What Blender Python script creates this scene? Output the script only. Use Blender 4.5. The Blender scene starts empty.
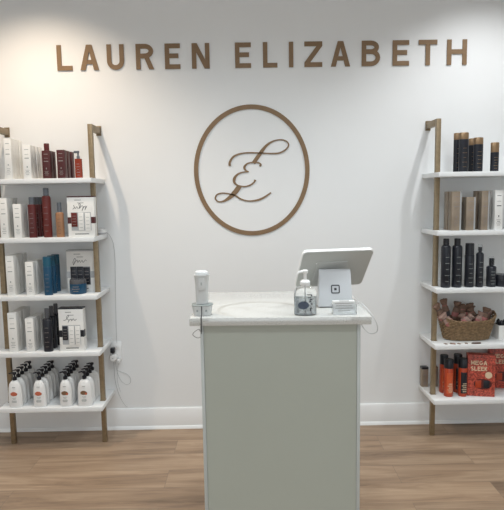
import bpy, bmesh, math, random
from mathutils import Vector, Matrix
random.seed(7)
PI = math.pi
COL = bpy.context.scene.collection
sc = bpy.context.scene

# ------------------------------------------------------------------ camera
F = 532.5; PITCH = math.radians(6.15); ROLL = math.radians(0.944); YAW = math.radians(0.394)
CAM = Vector((0, -3.31, 1.47))
_a = Vector((math.cos(YAW), -math.sin(YAW), 0)); _b = Vector((math.sin(YAW), math.cos(YAW), 0)); _z = Vector((0, 0, 1))
FW = _b * math.cos(PITCH) - _z * math.sin(PITCH)
UP = _b * math.sin(PITCH) + _z * math.cos(PITCH)
RI = _a * math.cos(ROLL) - UP * math.sin(ROLL)
UU = _a * math.sin(ROLL) + UP * math.cos(ROLL)
cd = bpy.data.cameras.new('camera'); cam = bpy.data.objects.new('camera', cd); COL.objects.link(cam)
cd.sensor_fit = 'HORIZONTAL'; cd.sensor_width = 36; cd.lens = F / 504 * 36; cd.clip_start = 0.05
m3 = Matrix((RI, UU, -FW)).transposed()
cam.matrix_world = Matrix.Translation(CAM) @ m3.to_4x4()
sc.camera = cam

def ray(px, py):
    return FW * F + RI * (px - 252) - UU * (py - 255)
def at(px, py, Y):            # point on the vertical plane y = Y
    d = ray(px, py); return CAM + d * ((Y - CAM.y) / d.y)
def on(px, py, Z):            # point on the horizontal plane z = Z
    d = ray(px, py); return CAM + d * ((Z - CAM.z) / d.z)
def xat(px, Y, Z):            # x of pixel column px at depth Y and height Z
    lo = 255
    for _ in range(8):
        p = at(px, lo, Y); lo -= (Z - p.z) / (Y - CAM.y) * F
    return at(px, lo, Y).x

# ------------------------------------------------------------------ materials
MATS = {}
def mat(name, col, rough=0.5, metal=0.0, spec=0.5, trans=0.0, ior=1.45, noise=0.0, nscale=30, bump=0.0, coat=0.0):
    if name in MATS: return MATS[name]
    m = bpy.data.materials.new(name); m.use_nodes = True
    nt = m.node_tree; b = nt.nodes['Principled BSDF']
    b.inputs['Base Color'].default_value = (*col, 1)
    b.inputs['Roughness'].default_value = rough; b.inputs['Metallic'].default_value = metal
    b.inputs['Specular IOR Level'].default_value = spec
    b.inputs['Transmission Weight'].default_value = trans; b.inputs['IOR'].default_value = ior
    b.inputs['Coat Weight'].default_value = coat
    if noise or bump:
        tc = nt.nodes.new('ShaderNodeTexCoord'); n = nt.nodes.new('ShaderNodeTexNoise')
        n.inputs['Scale'].default_value = nscale; n.inputs['Detail'].default_value = 4
        nt.links.new(tc.outputs['Object'], n.inputs['Vector'])
        if noise:
            r = nt.nodes.new('ShaderNodeValToRGB')
            r.color_ramp.elements[0].position = .3; r.color_ramp.elements[1].position = .7
            r.color_ramp.elements[0].color = (*[c * (1 - noise) for c in col], 1)
            r.color_ramp.elements[1].color = (*[min(1, c * (1 + noise)) for c in col], 1)
            nt.links.new(n.outputs['Fac'], r.inputs['Fac']); nt.links.new(r.outputs['Color'], b.inputs['Base Color'])
        if bump:
            bp = nt.nodes.new('ShaderNodeBump'); bp.inputs['Strength'].default_value = bump; bp.inputs['Distance'].default_value = .002
            nt.links.new(n.outputs['Fac'], bp.inputs['Height']); nt.links.new(bp.outputs['Normal'], b.inputs['Normal'])
    MATS[name] = m; return m

M_wall = mat('painted_wall', (.80, .812, .812), .6, noise=.008, nscale=3, bump=.05)
M_trim = mat('white_trim', (.82, .83, .83), .35, noise=.01, nscale=8)
M_ceil = mat('ceiling_white', (.82, .82, .81), .8, noise=.01)
M_shelf = mat('white_shelf', (.80, .81, .81), .3, noise=.01, nscale=12)
M_post = mat('brushed_brass', (.27, .205, .125), .4, metal=.45, noise=.12, nscale=40)
M_letter = mat('bronze_letter', (.225, .142, .074), .5, noise=.06, nscale=25)
M_letter_edge = M_letter
M_counter = mat('counter_laminate', (.43, .455, .40), .35, noise=.01, nscale=6)
M_stile = mat('counter_stile', (.49, .515, .50), .3, noise=.01)
M_white = mat('white_card', (.80, .79, .76), .45, noise=.015, nscale=40)
M_plas = mat('white_plastic', (.80, .80, .79), .28, noise=.008)
M_plasg = mat('grey_white_plastic', (.60, .61, .60), .35, noise=.01)
M_black = mat('black_plastic', (.012, .013, .018), .3, noise=.1)
M_navy = mat('charcoal_bottle', (.013, .015, .022), .28, noise=.1, nscale=20)
M_ink = mat('grey_ink', (.30, .33, .32), .6, noise=.05)
M_inkd = mat('dark_ink', (.05, .05, .055), .6, noise=.05)
M_pale = mat('pale_print', (.26, .23, .22), .5, noise=.05)
M_red = mat('burgundy_bottle', (.095, .015, .014), .3, noise=.12, nscale=25)
M_redd = mat('dark_red_card', (.075, .015, .015), .45, noise=.1)
M_crim = mat('crimson_bottle', (.125, .016, .012), .28, noise=.1)
M_oran = mat('translucent_orange', (.25, .035, .015), .25, noise=.1)
M_grey = mat('grey_cap', (.12, .13, .145), .35, noise=.05)
M_ambr = mat('amber_bottle', (.34, .17, .085), .3, noise=.12, nscale=20)
M_blue = mat('blue_bottle', (.006, .060, .125), .3, noise=.12, nscale=20)
M_teal = mat('teal_cap', (.006, .075, .125), .35, noise=.1)
M_gold = mat('gold_cap', (.26, .17, .095), .35, metal=.45, noise=.1)
M_brz = mat('bronze_card', (.30, .24, .18), .4, metal=.25, noise=.12, nscale=20)
M_brzd = mat('dark_bronze_card', (.12, .08, .058), .4, metal=.25, noise=.12, nscale=20)
M_silv = mat('silver_edge', (.42, .43, .43), .35, metal=.3, noise=.05)
M_mset = mat('orange_shampoo', (.42, .050, .016), .28, noise=.06)
M_mred = mat('red_patterned_card', (.42, .07, .045), .4, noise=.75, nscale=130)
M_cream = mat('cream_ink', (.72, .55, .38), .5, noise=.03)
M_kraft = mat('kraft_paper', (.20, .125, .09), .7, noise=.3, nscale=40)
M_pink = mat('pink_print', (.40, .15, .14), .6, noise=.15, nscale=60)
M_lpink = mat('blush_paper', (.36, .24, .20), .6, noise=.2, nscale=50)
M_cord = mat('white_cord', (.60, .61, .61), .4, noise=.02)
M_steel = mat('steel_wire', (.25, .25, .25), .3, metal=.9, noise=.05)
M_gbx = mat('grey_card', (.42, .43, .44), .45, noise=.03)
M_clear = mat('clear_plastic', (.95, .97, .98), .04, trans=1.0, ior=1.2)
M_cleart = mat('clear_acrylic', (.96, .98, .99), .03, trans=1.0, ior=1.15)
M_gel = mat('clear_gel', (.62, .66, .68), .08, trans=.85, ior=1.2)
M_smoke = mat('smoked_cap', (.16, .16, .17), .15, trans=.4, ior=1.2)
M_tabl = mat('tablet_back', (.47, .48, .455), .4, noise=.01)
M_stand = mat('stand_silver', (.60, .62, .64), .35, noise=.01)
M_flor = mat('orange_red_print', (.50, .13, .07), .5, noise=.15, nscale=90)
M_coco = mat('brown_print', (.20, .11, .06), .5, noise=.2, nscale=90)

def floor_mat():
    m = bpy.data.materials.new('oak_plank_floor'); m.use_nodes = True
    nt = m.node_tree; N = nt.nodes; L = nt.links; b = N['Principled BSDF']
    tc = N.new('ShaderNodeTexCoord')
    br = N.new('ShaderNodeTexBrick'); br.offset = .37; br.offset_frequency = 2
    br.inputs['Scale'].default_value = 1; br.inputs['Brick Width'].default_value = 1.22; br.inputs['Row Height'].default_value = .18
    br.inputs['Mortar Size'].default_value = .0012; br.inputs['Mortar Smooth'].default_value = .3; br.inputs['Bias'].default_value = 0
    br.inputs['Color1'].default_value = (0, 0, 0, 1); br.inputs['Color2'].default_value = (1, 1, 1, 1); br.inputs['Mortar'].default_value = (.5, .5, .5, 1)
    L.new(tc.outputs['Object'], br.inputs['Vector'])
    # per-plank offset of the grain
    ad = N.new('ShaderNodeVectorMath'); ad.operation = 'MULTIPLY_ADD'
    L.new(br.outputs['Color'], ad.inputs[0]); ad.inputs[1].default_value = (7, 5, 3)
    mp = N.new('ShaderNodeMapping'); mp.inputs['Scale'].default_value = (1.0, 9, 1)
    L.new(tc.outputs['Object'], ad.inputs[2]); L.new(ad.outputs[0], mp.inputs['Vector'])
    n1 = N.new('ShaderNodeTexNoise'); n1.inputs['Scale'].default_value = 1.6; n1.inputs['Detail'].default_value = 7; n1.inputs['Roughness'].default_value = .62; n1.inputs['Distortion'].default_value = .9
    L.new(mp.outputs[0], n1.inputs['Vector'])
    mp2 = N.new('ShaderNodeMapping'); mp2.inputs['Scale'].default_value = (3, 90, 1); L.new(ad.outputs[0], mp2.inputs['Vector'])
    n2 = N.new('ShaderNodeTexNoise'); n2.inputs['Scale'].default_value = 1.5; n2.inputs['Detail'].default_value = 3; L.new(mp2.outputs[0], n2.inputs['Vector'])
    r = N.new('ShaderNodeValToRGB'); e = r.color_ramp.elements
    e[0].position = .26; e[0].color = (.185, .130, .090, 1)
    e[1].position = .72; e[1].color = (.45, .335, .24, 1)
    k = e.new(.46); k.color = (.32, .225, .155, 1)
    k = e.new(.58); k.color = (.39, .285, .20, 1)
    L.new(n1.outputs['Fac'], r.inputs['Fac'])
    mx = N.new('ShaderNodeMix'); mx.data_type = 'RGBA'; mx.blend_type = 'MULTIPLY'; mx.inputs[0].default_value = .35
    r2 = N.new('ShaderNodeValToRGB'); r2.color_ramp.elements[0].position = .3; r2.color_ramp.elements[0].color = (.62, .6, .58, 1); r2.color_ramp.elements[1].position = .6
    L.new(n2.outputs['Fac'], r2.inputs['Fac']); L.new(r.outputs[0], mx.inputs[6]); L.new(r2.outputs[0], mx.inputs[7])
    # plank tone
    r3 = N.new('ShaderNodeValToRGB'); r3.color_ramp.elements[0].color = (.80, .79, .77, 1); r3.color_ramp.elements[1].color = (1.08, 1.05, 1.0, 1)
    L.new(br.outputs['Color'], r3.inputs['Fac'])
    mx2 = N.new('ShaderNodeMix'); mx2.data_type = 'RGBA'; mx2.blend_type = 'MULTIPLY'; mx2.inputs[0].default_value = 1
    L.new(mx.outputs[2], mx2.inputs[6]); L.new(r3.outputs[0], mx2.inputs[7])
    mx3 = N.new('ShaderNodeMix'); mx3.data_type = 'RGBA'; mx3.blend_type = 'MIX'
    L.new(br.outputs['Fac'], mx3.inputs[0]); L.new(mx2.outputs[2], mx3.inputs[6]); mx3.inputs[7].default_value = (.20, .15, .11, 1)
    L.new(mx3.outputs[2], b.inputs['Base Color'])
    b.inputs['Roughness'].default_value = .42; b.inputs['Specular IOR Level'].default_value = .35
    bp = N.new('ShaderNodeBump'); bp.inputs['Strength'].default_value = .12; bp.inputs['Distance'].default_value = .002
    L.new(n2.outputs['Fac'], bp.inputs['Height']); L.new(bp.outputs[0], b.inputs['Normal'])
    return m
def quartz_mat():
    m = bpy.data.materials.new('speckled_quartz'); m.use_nodes = True
    nt = m.node_tree; N = nt.nodes; L = nt.links; b = N['Principled BSDF']
    tc = N.new('ShaderNodeTexCoord')
    v = N.new('ShaderNodeTexNoise'); v.inputs['Scale'].default_value = 300; v.inputs['Detail'].default_value = 2
    L.new(tc.outputs['Object'], v.inputs['Vector'])
    r = N.new('ShaderNodeValToRGB'); e = r.color_ramp.elements
    e[0].position = .30; e[0].color = (.18, .18, .165, 1); e[1].position = .42; e[1].color = (.54, .54, .515, 1)
    k = e.new(.64); k.color = (.64, .64, .61, 1); k = e.new(.72); k.color = (.85, .85, .84, 1)
    L.new(v.outputs['Fac'], r.inputs['Fac']); L.new(r.outputs[0], b.inputs['Base Color'])
    b.inputs['Roughness'].default_value = .03; b.inputs['Specular IOR Level'].default_value = 1.0; b.inputs['IOR'].default_value = 1.6
    return m
M_floor = floor_mat(); M_quartz = quartz_mat()

# ------------------------------------------------------------------ mesh helpers
class MB:
    def __init__(s): s.bm = bmesh.new()
    def box(s, x0, x1, y0, y1, z0, z1, bev=0, mtx=None, seg=2):
        r = bmesh.ops.create_cube(s.bm, size=1)['verts']
        for v in r:
            v.co = Vector(((x0 + x1) / 2 + v.co.x * (x1 - x0), (y0 + y1) / 2 + v.co.y * (y1 - y0), (z0 + z1) / 2 + v.co.z * (z1 - z0)))
        if bev:
            es = list({e for v in r for e in v.link_edges})
            o = bmesh.ops.bevel(s.bm, geom=es, offset=bev, segments=seg, affect='EDGES', profile=.5)
            r = list({v for f in o['faces'] for v in f.verts} | {v for v in r if v.is_valid})
        if mtx is not None:
            for v in r: v.co = mtx @ v.co
        return s
    def lathe(s, prof, n=20, sx=1, sy=1, p=2.0, c=(0, 0, 0), mtx=None, cap=True):
        # prof: (radius, z); p = superellipse exponent
        rings = []
        for (r, z) in prof:
            ring = []
            for i in range(n):
                t = 2 * PI * (i + .5) / n; ct, st = math.cos(t), math.sin(t)
                q = (abs(ct) ** p + abs(st) ** p) ** (-1 / p)
                co = Vector((c[0] + r * sx * ct * q, c[1] + r * sy * st * q, c[2] + z))
                if mtx is not None: co = mtx @ co
                ring.append(s.bm.verts.new(co))
            rings.append(ring)
        for a, b in zip(rings, rings[1:]):
            for i in range(n):
                s.bm.faces.new((a[i], a[(i + 1) % n], b[(i + 1) % n], b[i]))
        if cap:
            s.bm.faces.new(rings[0][::-1]); s.bm.faces.new(rings[-1])
        return s
    def tube(s, pts, r, n=8, closed=False):
        pts = [Vector(p) for p in pts]; m = len(pts); rings = []
        rr = r if isinstance(r, (list, tuple)) else [r] * m
        prev = None
        for i in range(m):
            a = pts[(i - 1) % m] if (closed or i > 0) else pts[i]; b = pts[(i + 1) % m] if (closed or i < m - 1) else pts[i]
            t = (b - a).normalized()
            if prev is None:
                u = t.cross(Vector((0, 0, 1)))
                if u.length < .1: u = t.cross(Vector((0, 1, 0)))
            else: u = prev - t * prev.dot(t)
            u.normalize(); prev = u; w = t.cross(u)
            rings.append([s.bm.verts.new(pts[i] + (u * math.cos(2 * PI * k / n) + w * math.sin(2 * PI * k / n)) * rr[i]) for k in range(n)])
        rng = range(m) if closed else range(m - 1)
        for i in rng:
            a = rings[i]; b = rings[(i + 1) % m]
            for k in range(n): s.bm.faces.new((a[k], a[(k + 1) % n], b[(k + 1) % n], b[k]))
        if not closed:
            s.bm.faces.new(rings[0][::-1]); s.bm.faces.new(rings[-1])
        return s
    def prism(s, poly, y0, y1, mtx=None):
        # polygon in (x, z) extruded along y
        a = [s.bm.verts.new((x, y0, z)) for x, z in poly]; b = [s.bm.verts.new((x, y1, z)) for x, z in poly]
        vs = a + b
        if mtx is not None:
            for v in vs: v.co = mtx @ v.co
        n = len(poly)
        s.bm.faces.new(a); s.bm.faces.new(b[::-1])
        for i in range(n): s.bm.faces.new((a[i], b[i], b[(i + 1) % n], a[(i + 1) % n]))
        return s
    def stroke(s, pts, w, y0, y1, closed=False, mtx=None):
        # mitred ribbon in the xz plane, solid from y0 to y1; w is one width or one per point
        m = len(pts); ww = w if isinstance(w, (list, tuple)) else [w] * m
        P = [Vector((a, b)) for a, b in pts]; Ls = []; Rs = []
        for i in range(m):
            d1 = (P[i] - P[i - 1]).normalized() if (closed or i > 0) else None
            d2 = (P[(i + 1) % m] - P[i]).normalized() if (closed or i < m - 1) else None
            if d1 is None: d1 = d2
            if d2 is None: d2 = d1
            n1 = Vector((-d1.y, d1.x)); n2 = Vector((-d2.y, d2.x)); nn = (n1 + n2)
            if nn.length < .2: nn = n1
            nn.normalize(); k = max(.45, nn.dot(n1)); o = nn * (ww[i] / 2 / k)
            Ls.append(P[i] + o); Rs.append(P[i] - o)
        V = []
        for a, b in zip(Ls, Rs):
            q = [Vector((a.x, y0, a.y)), Vector((b.x, y0, b.y)), Vector((b.x, y1, b.y)), Vector((a.x, y1, a.y))]
            if mtx is not None: q = [mtx @ v for v in q]
            V.append([s.bm.verts.new(v) for v in q])
        rng = range(m) if closed else range(m - 1)
        for i in rng:
            a, b = V[i], V[(i + 1) % m]
            for k in range(4): s.bm.faces.new((a[k], a[(k + 1) % 4], b[(k + 1) % 4], b[k]))
        if not closed: s.bm.faces.new(V[0][::-1]); s.bm.faces.new(V[-1])
        return s
    def build(s, name, material, parent=None, loc=None, rz=0):
        bmesh.ops.recalc_face_normals(s.bm, faces=s.bm.faces)
        me = bpy.data.meshes.new(name); s.bm.to_mesh(me); s.bm.free()
        me.materials.append(material); me.shade_smooth(); me.set_sharp_from_angle(angle=math.radians(38))
        o = bpy.data.objects.new(name, me); COL.objects.link(o)
        if parent is not None: o.parent = parent
        if loc is not None: o.location = loc
        if rz: o.rotation_euler.z = rz
        return o

def tag(o, label=None, cat=None, group=None, kind=None):
    if label: o['label'] = label
    if cat: o['category'] = cat
    if group: o['group'] = group
    if kind: o['kind'] = kind
    return o
def thing(name, label, cat, loc=(0, 0, 0), rz=0, group=None):
    o = bpy.data.objects.new(name, None); COL.objects.link(o); o.empty_display_size = .05
    o.location = loc; o.rotation_euler.z = rz
    return tag(o, label, cat, group)
def dup(o, loc=None, label=None, parent=None, rz=None):
    c = o.copy(); COL.objects.link(c)
    if parent is not None: c.parent = parent
    if loc is not None: c.location = loc
    if rz is not None: c.rotation_euler.z = rz
    if label: c['label'] = label
    for ch in list(o.children): dup(ch, parent=c)
    return c
def smooth(pts, n=6):
    out = []
    for i in range(len(pts) - 1):
        p0 = pts[max(i - 1, 0)]; p1 = pts[i]; p2 = pts[i + 1]; p3 = pts[min(i + 2, len(pts) - 1)]
        for k in range(n):
            t = k / n
            out.append(tuple(.5 * (2 * b + (c - a) * t + (2 * a - 5 * b + 4 * c - d) * t * t + (-a + 3 * b - 3 * c + d) * t ** 3) for a, b, c, d in zip(p0, p1, p2, p3)))
    out.append(tuple(pts[-1])); return out

# ------------------------------------------------------------------ room
XL, XR, YF, HC = -2.5, 2.6, -6.2, 3.05
def struct(name, m, mb): o = mb.build(name, m); o['kind'] = 'structure'; return o
struct('floor', M_floor, MB().box(XL, XR, YF, 0, -.1, 0))
struct('wall_back', M_wall, MB().box(XL - .1, XR + .1, 0, .1, -.1, HC))
struct('wall_left', M_wall, MB().box(XL - .1, XL, YF, 0, -.1, HC))
struct('wall_right', M_wall, MB().box(XR, XR + .1, YF, 0, -.1, HC))
struct('ceiling', M_ceil, MB().box(XL - .1, XR + .1, YF, .1, HC, HC + .1))
bb = MB(); HB = .135
bb.prism([(0, 0.02), (-.014, .02), (-.014, HB - .012), (-.008, HB), (0, HB)], XL, XR, mtx=Matrix(((0, 1, 0, 0), (1, 0, 0, 0), (0, 0, 1, 0), (0, 0, 0, 1))))
bb.prism([(0, 0), (-.024, 0), (-.022, .012), (-.015, .02), (0, .02)], XL, XR, mtx=Matrix(((0, 1, 0, 0), (1, 0, 0, 0), (0, 0, 1, 0), (0, 0, 0, 1))))
struct('baseboard_back', M_trim, bb)

# ------------------------------------------------------------------ wall letters
def arc(cx, cz, rx, rz, a0, a1, n=10):
    return [(cx + rx * math.cos(math.radians(a0 + (a1 - a0) * i / n)), cz + rz * math.sin(math.radians(a0 + (a1 - a0) * i / n))) for i in range(n + 1)]
def glyph(mb, ch, w, h, s, y0, y1, mtx=None):
    """sans capital in a w x h cell, lower left corner at the origin, stroke s"""
    q = s / 2; layer = [0]
    class _L:                      # each piece a hair deeper than the last, so no faces coincide
        def prism(self, poly, ya, yb, mtx=None): layer[0] += 1; real.prism(poly, ya + (yb - ya) * .06 * layer[0], yb + (yb - ya) * .01 * layer[0], mtx=mtx)
        def stroke(self, pts, w_, ya, yb, mtx=None): layer[0] += 1; real.stroke(pts, w_, ya + (yb - ya) * .06 * layer[0], yb + (yb - ya) * .01 * layer[0], mtx=mtx)
    real = mb; mb = _L()
    def bar(*pts): mb.stroke(list(pts), s, y0, y1, mtx=mtx)
    def rect(a, b, c, d): mb.prism([(a, c), (b, c), (b, d), (a, d)], y0, y1, mtx=mtx)
    if ch == 'L': rect(0, s, 0, h); rect(s, w, 0, s)
    elif ch == 'E': rect(0, s, 0, h); rect(s, w, 0, s); rect(s, w, h - s, h); rect(s, w * .88, h * .52 - q, h * .52 + q)
    elif ch == 'I': rect(0, w, 0, h)
    elif ch == 'T': rect(0, w, h - s, h); rect(w / 2 - q, w / 2 + q, 0, h - s)
    elif ch == 'H': rect(0, s, 0, h); rect(w - s, w, 0, h); rect(s, w - s, h * .52 - q, h * .52 + q)
    elif ch == 'A':
        k = s * 1.12
        mb.prism([(0, 0), (k, 0), (w / 2 + k * .05, h * .80), (w / 2 + s * .2, h), (w / 2 - s * .62, h)], y0, y1, mtx=mtx)
        mb.prism([(w, 0), (w / 2 + s * .62, h), (w / 2 - s * .2, h), (w / 2 - k * .05, h * .80), (w - k, 0)], y0, y1, mtx=mtx)
        mb.prism([(w * .24, h * .24), (w * .76, h * .24), (w * .70, h * .24 + s * .9), (w * .30, h * .24 + s * .9)], y0, y1, mtx=mtx)
    elif ch == 'N':
        rect(0, s, 0, h); rect(w - s, w, 0, h)
        mb.prism([(0, h), (s * 1.15, h), (w, 0), (w - s * 1.15, 0)], y0 + (y1 - y0) * .02, y1, mtx=mtx)
    elif ch == 'M':
        rect(0, s, 0, h); rect(w - s, w, 0, h)
        bar((q, h - q), (w / 2, h * .3), (w - q, h - q))
    elif ch == 'Z':
        rect(0, w, h - s, h); rect(0, w, 0, s)
        mb.prism([(0, s), (w - s * 1.3, h - s), (w, h - s), (s * 1.3, s)], y0, y1, mtx=mtx)
    elif ch == 'U':
        mb.stroke([(q, h)] + [(q, w / 2)] + arc(w / 2, w / 2, w / 2 - q, w / 2 - q, 180, 360, 14)[1:] + [(w - q, h)], s, y0, y1, mtx=mtx)
    elif ch == 'R':
        rect(0, s, 0, h); r = h * .28 - q
        mb.stroke([(s, h - q), (w * .5, h - q)] + arc(w * .5, h - q - r, w * .47 - q, r, 90, -90, 10)[1:] + [(s, h - q - 2 * r)], s, y0, y1, mtx=mtx)
        mb.prism([(w * .42, h - q - 2 * r), (w * .42 + s * 1.1, h - q - 2 * r), (w, 0), (w - s * 1.15, 0)], y0, y1, mtx=mtx)
    elif ch == 'B':
        rect(0, s, 0, h); r = h * .26 - q; r2 = (h - s - 2 * r) / 2
        mb.stroke([(s, h - q), (w * .5, h - q)] + arc(w * .5, h - q - r, w * .43 - q, r, 90, -90, 10)[1:] + [(s, h - q - 2 * r)], s, y0, y1, mtx=mtx)
        mb.stroke([(s, q + 2 * r2), (w * .5, q + 2 * r2)] + arc(w * .5, q + r2, w * .5 - q, r2, 90, -90, 10)[1:] + [(s, q)], s, y0, y1, mtx=mtx)
    elif ch == 'G': bar(*(arc(w / 2, h / 2, w / 2 - q, h / 2 - q, 50, 330, 14) + [(w - q, h * .45), (w * .55, h * .45)]))
    elif ch == 'S': bar(*(arc(w / 2, h * .74, w / 2 - q, h * .26 - q, 30, 230, 9) + arc(w / 2, h * .26, w / 2 - q, h * .26 - q, 50, -150, 9)))
    elif ch == 'K': rect(0, s, 0, h); bar((w - q, h), (s, h * .42)); bar((w * .35, h * .55), (w - q, 0))
    return real
ZT, ZB = 2.394, 2.2465
rows = [('L', 56.4, 71.6), ('A', 79.6, 98.2), ('U', 106.5, 123.6), ('R', 135.6, 153.6), ('E', 164.6, 180), ('N', 191.7, 209.4),
        ('E', 235, 251), ('L', 263, 277.4), ('I', 289, 293.4), ('Z', 304.5, 322.4), ('A', 331, 350.4), ('B', 362, 380.5), ('E', 393, 409.5), ('T', 419, 437.6), ('H', 447.5, 467.4)]
ordw = ['first', 'second', 'third', 'fourth', 'fifth', 'sixth', 'seventh', 'eighth', 'ninth']
for i, (ch, a, b) in enumerate(rows):
    zm = (ZT + ZB) / 2
    x0, x1 = xat(a, -.012, zm), xat(b, -.012, zm)
    mb = MB(); glyph(mb, ch, x1 - x0, ZT - ZB, .0268, -.007, -.001)
    word, k = ('first', i) if i < 6 else ('second', i - 6)
    o = mb.build('wall_letter', M_letter, loc=(x0, 0, ZB))
    tag(o, 'bronze capital letter %s on the white wall, %s letter of the %s word' % (ch, ordw[k], word), 'letter', 'raised letters across the top of the wall')

c0 = at(251.8, 170, -.006)
ring = MB(); n = 96
ring.stroke([(.3415 * math.cos(2 * PI * i / n), .384 * math.sin(2 * PI * i / n)) for i in range(n)], .027, -.006, -.001, closed=True)
tag(ring.build('oval_ring', M_letter, loc=(c0.x, 0, 1.634)), 'thin bronze oval ring mounted on the white wall above the counter', 'emblem')
LAY = [0]
def mono(pts, mb):
    P = smooth(pts, 5); pl = []; w = []
    for u, v, k in P:
        q = at(210 + u / 5.93, 130 + v / 5.93, -.006); pl.append((q.x - c0.x, q.z - c0.z)); w.append(max(k * 1.12, 7.5) / 5.93 / 161)
    LAY[0] += 1; mb.stroke(pl, w, -.006 + .0004 * LAY[0], -.001)
mg = MB()
mono([(118, 213, 13), (117, 192, 12), (136, 161, 10), (170, 143, 8), (220, 135, 6), (290, 136, 6), (360, 139, 7), (410, 136, 8), (445, 119, 8), (466, 92, 7), (456, 68, 6), (420, 57, 6), (375, 66, 8), (335, 92, 13), (298, 138, 19), (258, 196, 20)], mg)
mono([(296, 215, 11), (301, 204, 9), (285, 193, 7), (255, 192, 6), (222, 199, 8), (204, 220, 12), (211, 238, 9), (228, 247, 5)], mg)
mono([(230, 247, 6), (190, 251, 7), (160, 266, 10), (144, 290, 15), (146, 313, 12), (166, 329, 8), (205, 335, 6), (240, 326, 8), (262, 309, 8), (268, 295, 13)], mg)
mono([(176, 331, 25), (150, 367, 26), (115, 401, 19), (80, 422, 10), (50, 425, 7), (32, 408, 8), (40, 385, 7), (70, 374, 5), (110, 378, 6), (150, 389, 8), (185, 410, 8), (230, 421, 7), (280, 416, 10), (320, 400, 10), (362, 371, 7)], mg)
tag(mg.build('script_monogram', M_letter, loc=(c0.x, 0, c0.z)), 'bronze handwritten letter E monogram on the wall inside the oval ring', 'emblem')

# ------------------------------------------------------------------ shelf units
ZS = [.262 + .3335 * k for k in range(5)]      # top surfaces, lowest first
DS, TH, PW, PY = .288, .027, .0265, -.178
PT = 1.905
def shelf_unit(x0, x1, xp0, xp1, label):
    u = thing('shelf_unit', label, 'shelf', ((x0 + x1) / 2, -DS / 2, 0), 0, 'wall shelf units')
    ox, oy = (x0 + x1) / 2, -DS / 2
    for z in ZS:
        b = MB(); b.box(x0 - ox, x1 - ox, -DS - oy, -.001 - oy, z - TH, z, bev=.0015); b.build('shelf_board', M_shelf, u)
    for xp in (xp0, xp1):
        b = MB(); b.box(xp - PW / 2 - ox, xp + PW / 2 - ox, PY - PW / 2 - oy, PY + PW / 2 - oy, 0, PT, bev=.0015)
        b.build('post', M_post, u)
        b = MB(); b.box(xp - PW / 2 - ox, xp + PW / 2 - ox, PY + PW / 2 - oy, -.006 - oy, PT - .036, PT, bev=.0015)
        b.box(xp - PW / 2 - .002 - ox, xp + PW / 2 + .002 - ox, -.006 - oy, -.001 - oy, PT - .046, PT + .012)
        b.build('wall_bracket', M_post, u)
        for z in ZS:
            b = MB(); b.box(xp - PW / 2 - .003 - ox, xp + PW / 2 + .003 - ox, PY - PW / 2 - .003 - oy, PY + PW / 2 + .003 - oy, z, z + .0015)
            b.build('post_collar', M_post, u)
    return u
LX1 = -.873; LX0 = -1.47; RX0 = 1.080; RX1 = 1.677
shelf_unit(LX0 - .012, LX1, -1.452, -.897, 'white five-board wall shelf with brass posts left of the counter')
shelf_unit(RX0, RX1, 1.110, 1.642, 'white five-board wall shelf with brass posts right of the counter')

# ------------------------------------------------------------------ products
def place(x0, x1, yt, shelf, Y, off=0):
    """front face x0..x1 px, top yt px, standing on shelf index (0 = lowest) with its front at depth Y"""
    z = ZS[shelf]
    a = xat(x0, Y, z + .05); b = xat(x1, Y, z + .05)
    h = at((x0 + x1) / 2, yt, Y).z - z
    return (a + b) / 2, b - a, h, z
def carton(t, w, d, h, m, ink, top=None, edge=None):
    MB().box(-w / 2, w / 2, -d / 2, d / 2, 0, h, bev=.0012).build('carton', m, t)
    f = -d / 2 - .0004
    p = MB()
    for fr, ww, hh in ((.86, .5, .003), (.72, .5, .002), (.60, .56, .0045), (.33, .12, .009), (.25, .5, .002), (.21, .35, .0025), (.17, .55, .002), (.12, .4, .002)):
        p.box(-ww * w / 2, ww * w / 2, f, f + .0006, fr * h, fr * h + hh)
    p.build('printed_label', ink, t)
    if edge is not None:
        MB().box(w / 2 - w * .16, w / 2 + .0006, f - .0002, d / 2, .001, h - .001).build('side_panel', edge, t)
def carton_row(n, px, shelf, desc, m, ink, cat='box', name='product_carton', Y=-.270, pitch=None, d=None, group=None, edge=None, jit=.002):
    cx, w, h, z = place(*px, shelf, Y)
    d = d or w; pitch = pitch or d + .002
    if n > 1: pitch = min(pitch, (-.004 - d - Y) / (n - 1))
    rank = ['at the front', 'second from the front', 'third from the front', 'fourth from the front', 'at the back']
    t = thing(name, desc % rank[0] if n > 1 else desc, cat, (cx, Y + d / 2, z), 0, group)
    carton(t, w, d, h, m, ink, edge=edge)
    for k in range(1, n):
        dup(t, (cx + random.uniform(-jit, jit), Y + d / 2 + k * pitch, z), desc % (rank[k] if k < n - 1 else 'hindmost'))
    return t

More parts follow.
